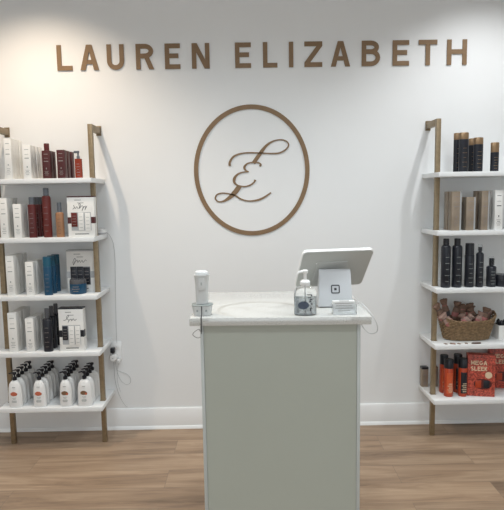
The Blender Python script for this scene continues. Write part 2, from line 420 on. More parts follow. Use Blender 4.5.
G1 = 'white cartons on the left shelves'
carton_row(4, (5, 12.2, 138), 4, 'taller white carton on the top left shelf, leftmost row, %s', M_white, M_ink, group=G1, d=.036)
carton_row(4, (23.5, 31.3, 145), 4, 'shorter white carton on the top left shelf, middle row, %s', M_white, M_ink, group=G1, d=.036, pitch=.046)
carton_row(3, (.5, 8.2, 198), 3, 'taller white carton on the second left shelf, leftmost row, %s', M_white, M_ink, group=G1, pitch=.05)
carton_row(3, (14, 21.8, 204), 3, 'shorter white carton on the second left shelf beside burgundy bottles, %s', M_white, M_ink, group=G1, pitch=.05)
carton_row(4, (7, 15, 256), 2, 'taller white carton on the middle left shelf, leftmost row, %s', M_white, M_ink, group=G1, pitch=.048)
carton_row(4, (26.2, 34.2, 262), 2, 'shorter white carton on the middle left shelf beside blue bottles, %s', M_white, M_ink, group=G1, pitch=.048)
carton_row(4, (9, 17.6, 313), 1, 'taller white carton on the fourth left shelf, leftmost row, %s', M_white, M_ink, group=G1, pitch=.05)
carton_row(3, (26.2, 34.4, 318.5), 1, 'shorter white carton on the fourth left shelf beside charcoal bottles, %s', M_white, M_ink, group=G1, pitch=.055)
carton_row(3, (57.3, 65, 149.8), 4, 'dark red carton on the top left shelf beside the orange spray, %s', M_redd, M_pale, group='dark red cartons on the top left shelf', d=.043, pitch=.062)
carton_row(2, (42.5, 50.5, 150.5), 4, 'dark red carton on the top left shelf beside the white cartons, %s', M_redd, M_pale, group='dark red cartons on the top left shelf', pitch=.050)

def printed(t, w, h, r, m, z0, z1, sy=1.0, lines=5, y=None):
    """rows of small print on the front of a body; y = front surface"""
    p = MB(); y = -r if y is None else y
    for k in range(lines):
        fz = z0 + (z1 - z0) * k / max(1, lines - 1); ww = w * (.34, .5, .28, .46, .38, .5)[k % 6]
        p.box(-ww / 2, ww / 2, y - .0008, y + .001, fz, fz + .002)
    p.build('printed_label', m, t)
def bottle(name, label, cat, px, shelf, Y, body_m, cap_m, fr_body, cap_w, style='round', shoulder=.06, print_m=None, group=None, flat=.75, p=2.0, d=None, nozzle=None, rz=0):
    cx, w, h, z = place(*px, shelf, Y); r = w / 2; ry = (d / 2 if d else r * flat); hb = h * fr_body
    cx = xat((px[0] + px[1]) / 2, Y + ry, z + .05)
    t = thing(name, label, cat, (cx, Y + ry, z), rz, group)
    k = ry / r; sh = shoulder * h; rc = r * cap_w
    if style == 'straight': prof = [(r * .96, 0), (r, .003), (r, hb - .002), (r * .97, hb)]
    else: prof = [(r * .93, 0), (r, .004), (r, hb - sh)] + [(r + (rc * .9 - r) * (1 - math.cos(a * PI / 10)), hb - sh + sh * math.sin(a * PI / 10)) for a in range(1, 6)]
    MB().lathe(prof, 24, 1, k, p).build('body', body_m, t)
    if nozzle is None:
        kk = k if style == 'straight' else max(k, min(1, k * 1.1))
        MB().lathe([(rc, hb + .0005), (rc, h - .003), (rc * .9, h)], 20, 1, kk, p if style == 'straight' else 2).build('cap', cap_m, t)
    elif nozzle == 'spray':
        b = MB(); hh = h - hb
        b.lathe([(rc, hb + .0005), (rc, hb + hh * .3), (rc * .62, hb + hh * .4), (rc * .55, hb + hh * .7)], 16)
        b.box(-r * 1.15, rc * .75, -.006, .006, hb + hh * .68, h - .002, bev=.002)
        b.build('spray_head', cap_m, t)
    elif nozzle == 'pump': pass
    if print_m is not None: printed(t, w, hb, ry, print_m, hb * .15, hb * .72, y=-ry)
    return t
def brow(t, n, pitch, labels, dx=0):
    for k in range(1, n): dup(t, (t.location.x + dx * k, t.location.y + k * pitch, t.location.z), labels[k - 1])

# top shelf, left
bottle('hair_bottle', 'dark red bottle with cap on top left shelf behind dark red cartons', 'bottle', (44.2, 51.5, 143.2), 4, -.160, M_redd, M_red, .80, .72, shoulder=.06)
bottle('spray_bottle', 'orange-red spray bottle with grey spray head on top left shelf', 'bottle', (75.3, 82.3, 150.3), 4, -.25, M_oran, M_grey, .70, .45, 'straight', print_m=M_pale, nozzle='spray', p=4, flat=.6)
# second shelf, left
t = bottle('hair_bottle', 'burgundy bottle with grey cap on second left shelf, front of its row', 'bottle', (29.2, 37.2, 197), 3, -.268, M_red, M_grey, .82, .68, shoulder=.02, print_m=M_pale, group='burgundy bottles with grey caps', p=2.6)
brow(t, 3, .075, ['burgundy bottle with grey cap on second left shelf, middle of its row', 'burgundy bottle with grey cap on second left shelf, hindmost of its row'])
bottle('hair_bottle', 'tall slim burgundy bottle with grey cap, tallest on the second left shelf', 'bottle', (43.4, 52.3, 187.8), 3, -.262, M_crim, M_grey, .845, .62, shoulder=.06, print_m=M_pale)
bottle('hair_bottle', 'small amber bottle with grey-blue cap beside the gift box on second left shelf', 'bottle', (56.5, 64.3, 202.5), 3, -.262, M_ambr, M_grey, .72, .55, shoulder=.05, print_m=M_brzd, p=2.6)
# middle shelf, left
t = bottle('hair_bottle', 'blue bottle with teal cap on the middle left shelf, front of its row', 'bottle', (44.4, 52.6, 257), 2, -.274, M_blue, M_teal, .74, .99, 'straight', print_m=M_pale, group='blue bottles on the middle left shelf', p=2.6)
brow(t, 3, .066, ['blue bottle with teal cap on the middle left shelf, middle of its row', 'blue bottle with teal cap on the middle left shelf, hindmost of its row'])
# jar
cx, w, h, z = place(67.3, 83.8, 280, 2, -.262)
t = thing('hair_jar', 'squat blue jar with grey lid in front of the grey gift box', 'jar', (cx, -.262 + w / 2, z))
MB().lathe([(w * .47, 0), (w * .5, .004), (w * .5, h * .68), (w * .48, h * .70)], 32).build('body', M_blue, t)
MB().lathe([(w * .5, h * .705), (w * .5, h * .9), (w * .46, h)], 32).build('lid', M_smoke, t)
p_ = MB()
for fz, ww in ((.2, .3), (.35, .45), (.5, .35)): p_.box(-ww * w / 2, ww * w / 2, -w / 2 - .0006, -w / 2 + .004, fz * h, fz * h + .003)
p_.build('printed_label', M_pale, t)
# fourth shelf, left
t = bottle('hair_bottle', 'charcoal bottle with smoked cap on the fourth left shelf, front of its row', 'bottle', (44, 52.8, 309), 1, -.276, M_navy, M_smoke, .77, .50, shoulder=.03, print_m=M_pale, group='charcoal bottles on the fourth left shelf', p=3)
brow(t, 3, .072, ['charcoal bottle with smoked cap on the fourth left shelf, middle of its row', 'charcoal bottle with smoked cap on the fourth left shelf, hindmost of its row'])

# gift boxes
def gift(label, px, shelf, Y, d, body_m, top_m, prod, scrib, band_m, rz=0):
    cx, w, h, z = place(*px, shelf, Y)
    t = thing('gift_box', label, 'gift box', (cx, Y + d / 2, z), rz)
    f = -d / 2
    MB().box(-w / 2, w / 2, f, d / 2, 0, h - .0015, bev=.001).build('carton', body_m, t)
    MB().box(-w / 2, w / 2, f + .0005, d / 2, h - .0015, h + .0055).build('top_flap', top_m, t)
    for e0, e1 in ((-w * .5 - .0006, -w * .36), (w * .36, w * .5 + .0006)): MB().box(e0, e1, f - .0006, d * .1, h * .34, h * .50).build('side_band', band_m, t)
    MB().box(-w * .37, w * .37, f - .0008, f + .0004, h * .16, h * .62).build('window', M_gbx, t)
    for (a, b_, z0, z1, m) in prod:
        q = MB(); q.box(a * w, b_ * w, f - .005, f - .0009, z0 * h, z1 * h, bev=.0015); o = q.build('packed_bottle', m, t)
        q = MB()
        for k in range(4): q.box((a + .2 * (b_ - a)) * w, (b_ - .2 * (b_ - a)) * w, f - .0055, f - .005, (z0 + (z1 - z0) * (.15 + .2 * k)) * h, (z0 + (z1 - z0) * (.15 + .2 * k)) * h + .002)
        q.build('printed_label', M_ink if m in (M_white, M_plas) else M_pale, o)
    b = MB()
    pl = [((u - .5) * w, v * h) for u, v in smooth(scrib, 5)]
    b.stroke(pl, .0022, f - .0008, f + .0003)
    b.box(-w * .22, w * .02, f - .0006, f, h * .92, h * .93); b.box(-w * .12, w * .12, f - .0006, f, h * .85, h * .86); b.box(-w * .25, w * .27, f - .0006, f, h * .065, h * .085)
    b.build('printed_script', M_inkd, t)
    return t
gift('white gift box with dark red top and script, on the second left shelf', (68.2, 95, 197), 3, -.264, .045, M_white, M_redd,
     [(-.36, -.14, .26, .61, M_crim), (-.10, .10, .17, .61, M_white), (.15, .35, .15, .60, M_white)],
     [(.2, .70), (.27, .74), (.24, .80), (.30, .72), (.36, .76), (.40, .72), (.46, .74), (.44, .83), (.50, .82), (.47, .72), (.54, .78), (.60, .76), (.55, .66), (.62, .75), (.70, .77), (.66, .68), (.74, .78)], M_redd)
gift('grey gift box with dark window and script, behind the blue jar', (67.6, 94.5, 251), 2, -.16, .050, M_white, M_gbx,
     [(-.36, -.13, .18, .62, M_navy), (-.12, .11, .18, .62, M_navy), (.12, .36, .18, .60, M_navy)],
     [(.22, .70), (.30, .82), (.34, .78), (.28, .72), (.25, .66), (.34, .74), (.40, .78), (.42, .72), (.48, .77), (.52, .72), (.58, .77), (.62, .72), (.70, .78), (.74, .76)], M_gbx)
gift('white gift box with dark top and script, on the fourth left shelf', (59.8, 84.2, 309), 1, -.268, .052, M_white, M_navy,
     [(-.36, -.14, .27, .60, M_navy), (-.10, .12, .14, .60, M_white), (.16, .36, .14, .60, M_white)],
     [(.20, .74), (.28, .74), (.42, .83), (.36, .84), (.34, .78), (.42, .73), (.38, .68), (.46, .75), (.52, .76), (.54, .72), (.60, .77), (.66, .73), (.74, .76)], M_navy)

# lotion bottles with black pumps, lowest left shelf
def lotion(label, px, Y, m_art, group):
    cx, w, h, z = place(*px, 0, Y)
    ry = .0235; cx = xat((px[0] + px[1]) / 2, Y + ry, z + .05); t = thing('lotion_bottle', label, 'bottle', (cx, Y + ry, z), 0, group); r = w / 2; hb = .163
    prof = [(r * .90, 0), (r * .97, .005), (r, .03), (r * .99, .085), (r * .93, .118), (r * .80, .140), (r * .60, .153), (r * .38, .160), (r * .30, hb)]
    MB().lathe(prof, 28, 1, ry / r, 2.2).build('body', M_plas, t)
    b = MB(); b.lathe([(.0125, hb + .0005), (.0125, hb + .016), (.007, hb + .019), (.0045, hb + .020), (.0045, hb + .036)], 14)
    b.lathe([(.010, hb + .034), (.0115, hb + .038), (.0105, hb + .046), (.006, hb + .048)], 14)
    b.tube([(0, 0, hb + .042), (-.015, 0, hb + .043), (-.032, 0, hb + .039)], [.0055, .005, .0035], 8)
    b.build('pump', M_black, t)
    # artwork: a round flower or a halved fruit
    a = MB()
    def disc(cx_, cz_, rx, rz_, yy):
        a.prism([(cx_ + rx * math.cos(q * PI / 8) * (1 + .12 * (q % 2)), cz_ + rz_ * math.sin(q * PI / 8)) for q in range(16)], -ry - yy, -ry + .003)
    disc(-.002, .085, .0175, .0125, .0004); disc(.008, .083, .010, .009, .0008)
    a.build('printed_art', m_art, t)
    if m_art is M_coco:
        a = MB(); disc(.013, .080, .006, .007, .0012); a.build('printed_art', M_flor, t)
    p = MB()
    for zz, ww in ((.124, .018), (.060, .022), (.053, .016), (.043, .026), (.038, .03), (.033, .024)): p.box(-ww / 2, ww / 2, -ry - .0006, -ry + .002, zz, zz + .002)
    p.build('printed_label', M_ink, t)
    return t
def lotion_row(px, n, art, where, m_art):
    g = 'white pump bottles with %s print' % art
    lab = ['white pump bottle, %s print, %s, %s' % (art, where, q) for q in ('at the front', 'second from the front', 'third from the front', 'fourth from the front', 'fifth from the front')]
    t = lotion(lab[0], px, -.281, m_art, g)
    for k in range(1, n): dup(t, (t.location.x + random.uniform(-.002, .002), t.location.y + .0535 * k, t.location.z), lab[k])
lotion_row((9, 23, 369), 5, 'orange-red flower', 'leftmost row on lowest left shelf', M_flor)
lotion_row((33.8, 46.8, 369), 5, 'orange-red flower', 'second row from left', M_flor)
lotion_row((60.2, 72.6, 369), 5, 'brown fruit', 'third row from left', M_coco)
lotion_row((78, 92.6, 369), 4, 'brown fruit', 'rightmost row on lowest left shelf', M_coco)

# hub on the second left shelf
hx = xat(102.5, -.055, ZS[3] + .01)
t = thing('network_hub', 'small round white device at the right end of the second left shelf', 'device', (hx - .004, -.055, ZS[3]))
MB().lathe([(.022, 0), (.027, .004), (.028, .022), (.024, .030), (.012, .033)], 28).build('housing', M_plas, t)
MB().lathe([(.0275, .0045), (.0284, .006), (.0284, .009), (.0275, .0105)], 28).build('base_ring', M_gbx, t)

# ------------------------------------------------------------------ right unit products
def canlab(n): return n
G2 = 'black bottles with gold caps on the top right shelf'
kw = dict(print_m=M_gold, group=G2)
bottle('hair_bottle', 'tallest black bottle with gold cap on top right shelf, front one', 'bottle', (458.6, 468, 132.2), 4, -.262, M_navy, M_gold, .83, 1.0, 'straight', **kw)
bottle('hair_bottle', 'tallest black bottle with gold cap on top right shelf, behind its twin', 'bottle', (453.2, 461.2, 132.8), 4, -.17, M_navy, M_gold, .83, 1.0, 'straight', **kw)
bottle('hair_bottle', 'medium black bottle with gold cap on top right shelf, front one', 'bottle', (473.2, 482.6, 137.2), 4, -.262, M_navy, M_gold, .80, 1.0, 'straight', **kw)
bottle('hair_bottle', 'medium black bottle with gold cap on top right shelf, behind its twin', 'bottle', (468.2, 476, 138.2), 4, -.17, M_navy, M_gold, .80, 1.0, 'straight', **kw)
bottle('hair_bottle', 'small slim black bottle with gold cap standing alone on top right shelf', 'bottle', (490.3, 498.6, 142.2), 4, -.262, M_navy, M_gold, .66, 1.0, 'straight', **kw)
G3 = 'bronze cartons on the second right shelf'
carton_row(2, (451.6, 461, 191.3), 3, 'taller bronze carton on the second right shelf, left row, %s', M_brz, M_pale, group=G3, Y=-.265, edge=M_silv, pitch=.07)
carton_row(2, (466, 475, 197), 3, 'shorter bronze carton on the second right shelf, middle row, %s', M_brz, M_pale, group=G3, Y=-.265, edge=M_silv, pitch=.075)
carton_row(2, (481.2, 488.8, 190.8), 3, 'tall narrow bronze carton on the second right shelf beside the white one, %s', M_brz, M_pale, group=G3, Y=-.265, edge=M_silv, pitch=.075)
carton_row(3, (494.6, 502.6, 190.2), 3, 'white carton on the second right shelf, right row, %s', M_white, M_inkd, group='white cartons on the second right shelf', Y=-.265, pitch=.06)
G4 = 'black aerosol cans on the middle right shelf'
bottle('aerosol_can', 'tall round-shouldered black can on the middle right shelf, leftmost', 'can', (440.8, 450, 239), 2, -.262, M_navy, M_black, .865, .62, shoulder=.055, print_m=M_ink, group=G4, flat=1)
bottle('aerosol_can', 'tall round-shouldered black can on the middle right shelf, second from left', 'can', (451.7, 461.4, 238.8), 2, -.262, M_navy, M_black, .865, .62, shoulder=.055, print_m=M_ink, group=G4, flat=1)
bottle('aerosol_can', 'straight black can with wide black cap on the middle right shelf', 'can', (464.4, 473.4, 243.6), 2, -.262, M_navy, M_black, .74, .93, shoulder=.02, print_m=M_ink, flat=1)
def clearcap(label, px, fr, hcap, wcap):
    t = bottle('hair_bottle', label, 'bottle', px, 2, -.262, M_navy, M_black, fr, .42, shoulder=.06, print_m=M_ink, flat=.95)
    for ch in t.children:
        if ch.name.startswith('cap'): ch.name = 'spray_head'
    return t
t = clearcap('slim black spray bottle with clear cap on the middle right shelf', (475.6, 483, 247.5), .87, 0, 0)
cx, w, h, z = place(475.6, 483, 245, 2, -.262)
MB().lathe([(.0125, h * .86), (.0125, h * .98), (.011, h)], 20).build('clear_cap', M_clear, t)
t = clearcap('short black spray bottle with clear cap beside the black jar', (486.3, 495.8, 258.8), .74, 0, 0)
cx, w, h, z = place(486.3, 495.8, 257, 2, -.262)
MB().lathe([(.0165, h * .72), (.0165, h * .96), (.013, h)], 20).build('clear_cap', M_clear, t)
cx, w, h, z = place(497.3, 511, 275, 2, -.262)
t = thing('hair_jar', 'squat black jar at the right edge of the middle right shelf', 'jar', (cx, -.262 + w / 2, z))
MB().lathe([(w * .46, 0), (w * .48, .003), (w * .48, h * .55)], 28).build('body', M_navy, t)
MB().lathe([(w * .5, h * .56), (w * .5, h * .95), (w * .47, h)], 28).build('lid', M_black, t)

# basket
zb = ZS[1]; YB = -.150
bx0, bx1 = xat(438.5, YB, zb + .1), xat(493.5, YB, zb + .1)
bcx = (bx0 + bx1) / 2; bw = (bx1 - bx0) / 2
bk = thing('wicker_basket', 'oval tan wicker basket with flared sides on the fourth right shelf', 'basket', (bcx, YB, zb))
M_wick = mat('wicker', (.25, .165, .088), .65, noise=.35, nscale=60, bump=.4)
M_wickd = mat('wicker_dark', (.20, .125, .065), .7, noise=.35, nscale=60)
def bpoint(f, t, lift=1):
    rx = (bw * .78 + bw * .22 * f); ry = .060 + .030 * f
    e = abs(math.cos(t)) ** 3 * .030 * f * lift
    return Vector((rx * math.copysign(abs(math.cos(t)) ** .8, math.cos(t)), ry * math.copysign(abs(math.sin(t)) ** .8, math.sin(t)), (.112 * f + e)))
wv = MB(); NR = 13; NS = 96
for r in range(NR):
    f = (r + .5) / NR; pts = []
    for i in range(NS):
        t_ = 2 * PI * i / NS; p = bpoint(f, t_); nrm = Vector((p.x / bw, p.y / .09, 0)).normalized()
        p += nrm * (.0028 * (1 if (i // 2 + r) % 2 else -1)); p.z += .0045; pts.append(p)
    wv.tube(pts, .0048, 6, closed=True)
wv.build('woven_side', M_wick, bk)
st = MB()
for i in range(24):
    t_ = 2 * PI * i / 24
    st.tube([bpoint(f, t_) + Vector((0, 0, .005)) for f in (0, .33, .66, .97)], .003, 5)
st.build('rib', M_wickd, bk)
MB().lathe([(.9, .001), (.95, .006)], 40, bw * .80, .062, 2.4).build('basket_base', M_wickd, bk)
rm = MB()
for ph in (0, PI):
    pts = []
    for i in range(120):
        t_ = 2 * PI * i / 120; p = bpoint(1.02, t_); a = i * 2 * PI / 6 + ph
        nrm = Vector((p.x / bw, p.y / .09, 0)).normalized()
        pts.append(p + nrm * .0035 * math.cos(a) + Vector((0, 0, .008 + .0035 * math.sin(a))))
    rm.tube(pts, .0042, 6, closed=True)
rm.build('rim', M_wick, bk)
hd = MB()
for sgn in (1,):
    pts = []
    for i in range(13):
        a = PI * i / 12; pts.append(Vector((bw * .985, -.032 * math.cos(a), .138 + .030 * math.sin(a))))
    hd.tube(pts, .0045, 7)
hd.build('handle', M_wickd, bk)
# wrapped bundles in the basket
def bundle(u, v, zz, ln, r, ry_, rz_, wrap, band, label):
    t = thing('wrapped_bundle', label, 'bundle', (bcx + u, YB + v, zb + zz), 0, 'wrapped bundles heaped in the basket')
    t.rotation_euler = (0, ry_, rz_)
    prof = [(.4 * r, 0), (r * .85, ln * .08), (r, ln * .3), (r * .97, ln * .55), (r * .80, ln * .68), (r * .60, ln * .76), (r * .80, ln * .86), (r * 1.08, ln * .97), (r * .9, ln)]
    b = MB(); b.lathe(prof, 14, 1, .6, 2.0)
    for vtx in b.bm.verts: vtx.co += Vector((random.uniform(-1, 1), random.uniform(-1, 1), random.uniform(-1, 1))) * r * .09
    b.build('paper_wrap', wrap, t)
    MB().lathe([(r * 1.02, ln * .34), (r * 1.04, ln * .36), (r * 1.03, ln * .50), (r * 1.0, ln * .52)], 14, 1, .64).build('band', band, t)
    MB().lathe([(r * .64, ln * .745), (r * .68, ln * .76), (r * .64, ln * .775)], 12, 1, .64).build('tie', M_inkd if band is M_pink else M_pink, t)
bl = [(-.125, -.02, .060, .135, .021, -.55, .3, M_kraft, M_pink, 'brown wrapped bundle leaning out at the left end of the basket, tallest'),
      (-.095, .030, .055, .140, .020, -.25, .2, M_kraft, M_inkd, 'brown wrapped bundle with dark band at the back left of the basket'),
      (-.085, -.045, .045, .105, .022, -.75, .1, M_lpink, M_pink, 'blush wrapped bundle with pink band at the front left of the basket'),
      (-.045, -.035, .050, .085, .022, .7, -.2, M_lpink, M_pink, 'blush wrapped bundle tipped right, left of the basket middle'),
      (-.030, .025, .060, .100, .021, .35, .3, M_kraft, M_inkd, 'brown wrapped bundle standing behind the middle of the basket'),
      (.000, -.045, .050, .080, .020, -.5, -.3, M_lpink, M_inkd, 'blush wrapped bundle with dark band at the front middle of the basket'),
      (.020, .030, .070, .090, .021, .25, .2, M_kraft, M_pink, 'brown wrapped bundle with pink band, back middle of the basket'),
      (.040, -.035, .050, .085, .021, .45, .1, M_lpink, M_pink, 'blush wrapped bundle with pink band, right of the basket middle'),
      (.070, .020, .055, .095, .020, -.4, .2, M_kraft, M_inkd, 'brown wrapped bundle with dark band, back right of the basket'),
      (.075, -.030, .050, .105, .020, .30, -.2, M_kraft, M_pink, 'brown wrapped bundle with pink band at the front right of the basket'),
      (-.060, .035, .055, .120, .020, .15, .1, M_kraft, M_pink, 'brown wrapped bundle with pink band, second row behind the left bundles'),
      (.050, .035, .060, .105, .020, -.15, .2, M_kraft, M_inkd, 'brown wrapped bundle with dark band at the very back right of the basket'),
      (.000, .035, .060, .100, .021, -.2, .2, M_kraft, M_inkd, 'brown wrapped bundle with dark band at the very back middle of the basket'),
      (.095, .010, .050, .095, .019, .65, .2, M_lpink, M_inkd, 'blush wrapped bundle leaning on the right end of the basket')]
for a in bl: bundle(a[0], a[1], a[2] + .030, a[3] * 1.15, a[4] * 1.22, *a[5:])
# loose tags on the shelf in front of the basket
for (px, py, w_, rz_, m_, lab) in ((443, 341.2, .034, .3, M_white, 'small cream paper tag lying at the left end in front of the basket'),
                             (449.5, 341.6, .032, -.4, M_lpink, 'small cream paper tag lying under the left side of the basket'),
                             (457, 341.8, .034, .6, M_white, 'small cream paper tag lying before the basket, third from left'),
                             (464, 341.0, .036, -.2, M_white, 'small cream paper tag lying before the middle of the basket')):
    q = on(px, py, zb)
    t = thing('paper_tag', lab, 'tag', (q.x, min(-.262, q.y), zb), rz_, 'paper tags lying in front of the basket')
    MB().prism([(-w_ / 2, 0), (w_ / 2, 0), (w_ / 2, .0016), (w_ * .2, .004), (-w_ / 2, .0012)], -.012, .012).build('card', m_, t)
    b = MB(); b.box(-w_ * .48, -w_ * .05, -.0121, .009, .0008, .0034); b.build('printed_label', M_kraft, t)
q = on(475, 342.8, zb)
t = thing('hair_clip', 'flat dark brown oval clip lying in front of the basket', 'clip', (q.x, -.266, zb), .1)
MB().lathe([(.9, .0005), (1, .003), (.85, .007)], 24, .031, .012).build('plate', M_brzd, t)
MB().lathe([(.8, .0071), (.9, .008), (.6, .0095)], 20, .020, .006).build('top_bead', M_pale, t)
# white tray box with small black-capped bottles at the right edge
cx, w, h, z = place(499, 516, 325.5, 1, -.20)
t = thing('display_box', 'white open display box at the right edge of the fourth right shelf', 'box', (cx, -.155, z))
b = MB(); b.box(-w / 2, w / 2, -.045, -.043, 0, h); b.box(-w / 2, w / 2, .043, .045, 0, h); b.box(-w / 2, -w / 2 + .002, -.0429, .0429, 0, h); b.box(w / 2 - .002, w / 2, -.0429, .0429, 0, h); b.box(-w / 2 + .002, w / 2 - .002, -.0429, .0429, 0, .002)
b.build('carton', M_white, t)
G5 = 'small bottles in the white display box'
first = None
for k, (u, v, lab) in enumerate(((-.028, -.024, 'small black-capped bottle in the white display box, front left'), (.012, -.024, 'small black-capped bottle in the white display box, front right'),
                                 (-.028, .016, 'small black-capped bottle in the white display box, back left'), (.012, .016, 'small black-capped bottle in the white display box, back right'))):
    if first is None:
        first = thing('small_bottle', lab, 'bottle', (cx + u, -.155 + v, z + .0025), 0, G5)
        MB().lathe([(.015, 0), (.016, .003), (.016, h - .006), (.009, h + .002)], 18).build('body', M_navy, first)
        MB().lathe([(.011, h + .0025), (.011, h + .014), (.006, h + .022), (.005, h + .026)], 16).build('cap', M_black, first)
    else: dup(first, (cx + u, -.155 + v, z + .0025), lab)

# lowest right shelf
def mshamp(px, Y, lab, label_m):
    cx, w, h, z = place(*px, 0, Y); r = w / 2; cx = xat((px[0] + px[1]) / 2, Y + r, z + .05)
    t = thing('shampoo_bottle', lab, 'bottle', (cx, Y + r, z), 0, 'orange bottles with black caps on the lowest right shelf')
    hb = h * .76
    MB().lathe([(r * .93, 0), (r, .004), (r, hb - .004), (r * .94, hb)], 24).build('body', M_mset, t)
    MB().lathe([(r * .98, hb + .0005), (r * .98, h - .004), (r * .9, h)], 24).build('cap', M_black, t)
    # wrap-around label on the front half
    b = MB(); n = 14; z0, z1 = hb * .12, hb * .86
    for i in range(n):
        a0 = -PI / 2 - .75 + 1.5 * i / n; a1 = -PI / 2 - .75 + 1.5 * (i + 1) / n; R0 = r + .0006
        b.bm.faces.new([b.bm.verts.new((R0 * math.cos(a), R0 * math.sin(a), zz)) for a, zz in ((a0, z0), (a1, z0), (a1, z1), (a0, z1))])
    b.build('wrap_label', label_m, t)
    b = MB()
    for k in range(5): b.box(-r * (.5 if k % 2 else .3), r * .5, -r - .0013, -r + .003, z0 + .010 + k * .012, z0 + .014 + k * .012)
    b.build('printed_label', M_cream, t)
M_lab_o = mat('orange_label', (.58, .10, .035), .35, noise=.1, nscale=60)
mshamp((439.4, 447.6, 356), -.175, 'orange bottle with black cap on the lowest right shelf, back left', M_lab_o)
mshamp((443.9, 452.8, 360.3), -.240, 'orange bottle with black cap on the lowest right shelf, front left', M_lab_o)
mshamp((453.2, 461.4, 355.2), -.175, 'orange bottle with black label on the lowest right shelf, back one', M_navy)
mshamp((458, 466.8, 359.6), -.240, 'orange bottle with black label on the lowest right shelf, front one', M_navy)
def mega(px, Y, rz, lab):
    cx, w, h, z = place(*px, 0, Y); d = .055
    t = thing('gift_box', lab, 'gift box', (cx, Y + d / 2 + .008, z), rz, 'red gift boxes on the lowest right shelf'); f = -d / 2
    MB().box(-w / 2, w / 2, f, d / 2, 0, h, bev=.001).build('carton', M_mred, t)
    b = MB()
    for word, zz in (('MEGA', .76), ('SLEEK', .62)):
        lw = w * .132 if word == 'MEGA' else w * .104
        for i, ch in enumerate(word):
            glyph(b, ch, lw, h * .10, .0050, f - .0012, f + .0003, mtx=Matrix.Translation((-w * .39 + i * (lw + .003), 0, zz * h)))
    b.build('printed_title', M_cream, t)
    b = MB(); b.prism([(w * .26 + w * .13 * math.cos(i * PI / 10), h * .52 + w * .13 * math.sin(i * PI / 10)) for i in range(20)], f - .0012, f + .0003)
    b.build('round_badge', M_cream, t)
    b = MB(); b.prism([(w * .06 + w * .33 * math.cos(i * PI / 14), h * .30 + h * .125 * math.sin(i * PI / 14)) for i in range(28)], f - .0008, f + .0003)
    b.build('window', mat('window_shade', (.10, .02, .018), .3, noise=.1), t)
    b = MB(); b.box(-w * .22, 0, f - .004, f - .0009, h * .21, h * .39, bev=.001); b.build('packed_bottle', M_mset, t)
    b = MB(); b.box(w * .08, w * .30, f - .004, f - .0009, h * .21, h * .39, bev=.001); b.build('packed_bottle', M_navy, t)
    return t
mega((469.6, 495.5, 355.5), -.245, -.20, 'red patterned gift box with cream lettering, front of the two')
mega((491, 516, 349), -.115, -.20, 'red patterned gift box with cream lettering, behind and cut off at right')
carton_row(1, (421.8, 428.2, 367.5), 0, 'short bronze carton with black top behind the right unit\'s brass post', M_brz, M_pale, Y=-.060, d=.036)
carton_row(1, (433.6, 437.8, 367), 0, 'short bronze carton between the brass post and the orange bottles', M_brz, M_pale, Y=-.060, d=.036)
for o in list(COL.objects):
    if o.get('label', '').startswith('short bronze carton with black'):
        ch = o.children[0]; zt = max(v.co.z for v in ch.data.vertices); wx = max(v.co.x for v in ch.data.vertices)
        MB().box(-wx - .0005, wx + .0005, -.0185, .0185, zt - .012, zt + .001).build('black_top', M_black, o)

# ------------------------------------------------------------------ counter
HT = 1.05
FL, FR = on(189.3, 318.4, HT), on(371.6, 316.6, HT)
ang = math.atan2(FR.y - FL.y, FR.x - FL.x); cw = (FR - FL).length; cdp = .52
mid = (FL + FR) / 2
back = Vector((-math.sin(ang), math.cos(ang), 0))
cc = mid + back * (cdp / 2)
ct = thing('counter', 'narrow pale grey-green front desk with speckled quartz top in the middle of the room', 'counter', (cc.x, cc.y, 0), ang)
MB().box(-cw / 2, cw / 2, -cdp / 2, cdp / 2, HT - .028, HT, bev=.0015).build('countertop', M_quartz, ct)
ov = .034
fy = -cdp / 2 + .022; by = cdp / 2 - .03
hx_ = cw / 2 - ov
MB().box(-hx_ + .0125, hx_ - .0125, fy + .004, fy + .02, .0, HT - .029).build('front_panel', M_counter, ct)
for s_ in (-1, 1):
    MB().box(min(s_ * hx_, s_ * (hx_ - .012)), max(s_ * hx_, s_ * (hx_ - .012)), fy, by, .0, HT - .029, bev=.001).build('side_panel', M_stile, ct)
MB().box(-hx_ + .0125, hx_ - .0125, fy + .021, by, .42, .438).build('inner_shelf', M_counter, ct)
CM = Matrix.Translation((cc.x, cc.y, 0)) @ Matrix.Rotation(ang, 4, 'Z')
EY = lambda x: FL.y + (x - FL.x) * math.tan(ang)      # front edge y at x

# barcode scanner in its cradle
SY = EY(-.25) + .058
sp = at(202, 314, SY); sx_ = xat(202.6, SY, HT)
sk = 1 / F * (SY - CAM.y)
t = thing('scanner_cradle', 'small white flared charging cradle on the left end of the counter', 'cradle', (sx_, SY, HT))
b = MB(); b.lathe([(.031, 0), (.032, .004), (.033, .012), (.0375, .034), (.0375, .0365)], 32, 1, .85, 3.2)
b.build('base', M_plasg, t)
MB().lathe([(.0385, .0368), (.0385, .0395), (.034, .0405)], 32, 1, .85, 3.2).build('top_rim', M_ink, t)
b = MB()
for s_ in (-1, 1):
    b.lathe([(.0035, 0), (.0035, .001)], 12, mtx=Matrix.Translation((s_ * .016, -.0308, .020)) @ Matrix.Rotation(PI / 2, 4, 'X'))
    b.box(s_ * .016 - .001, s_ * .016 + .001, -.0323, -.0317, .018, .024)
b.build('contact_mark', M_ink, t)
ht = (314 - 269) * sk
t = thing('barcode_scanner', 'white handheld scanner standing upright in its cradle on the counter', 'scanner', (sx_, SY, HT + .0425))
hs = ht - .0425
MB().lathe([(.023, 0), (.023, hs * .3), (.024, hs * .6), (.026, hs * .80), (.0275, hs * .84), (.0275, hs * .88), (.022, hs * .885)], 32, 1, .8, 3).build('handle', M_plasg, t)
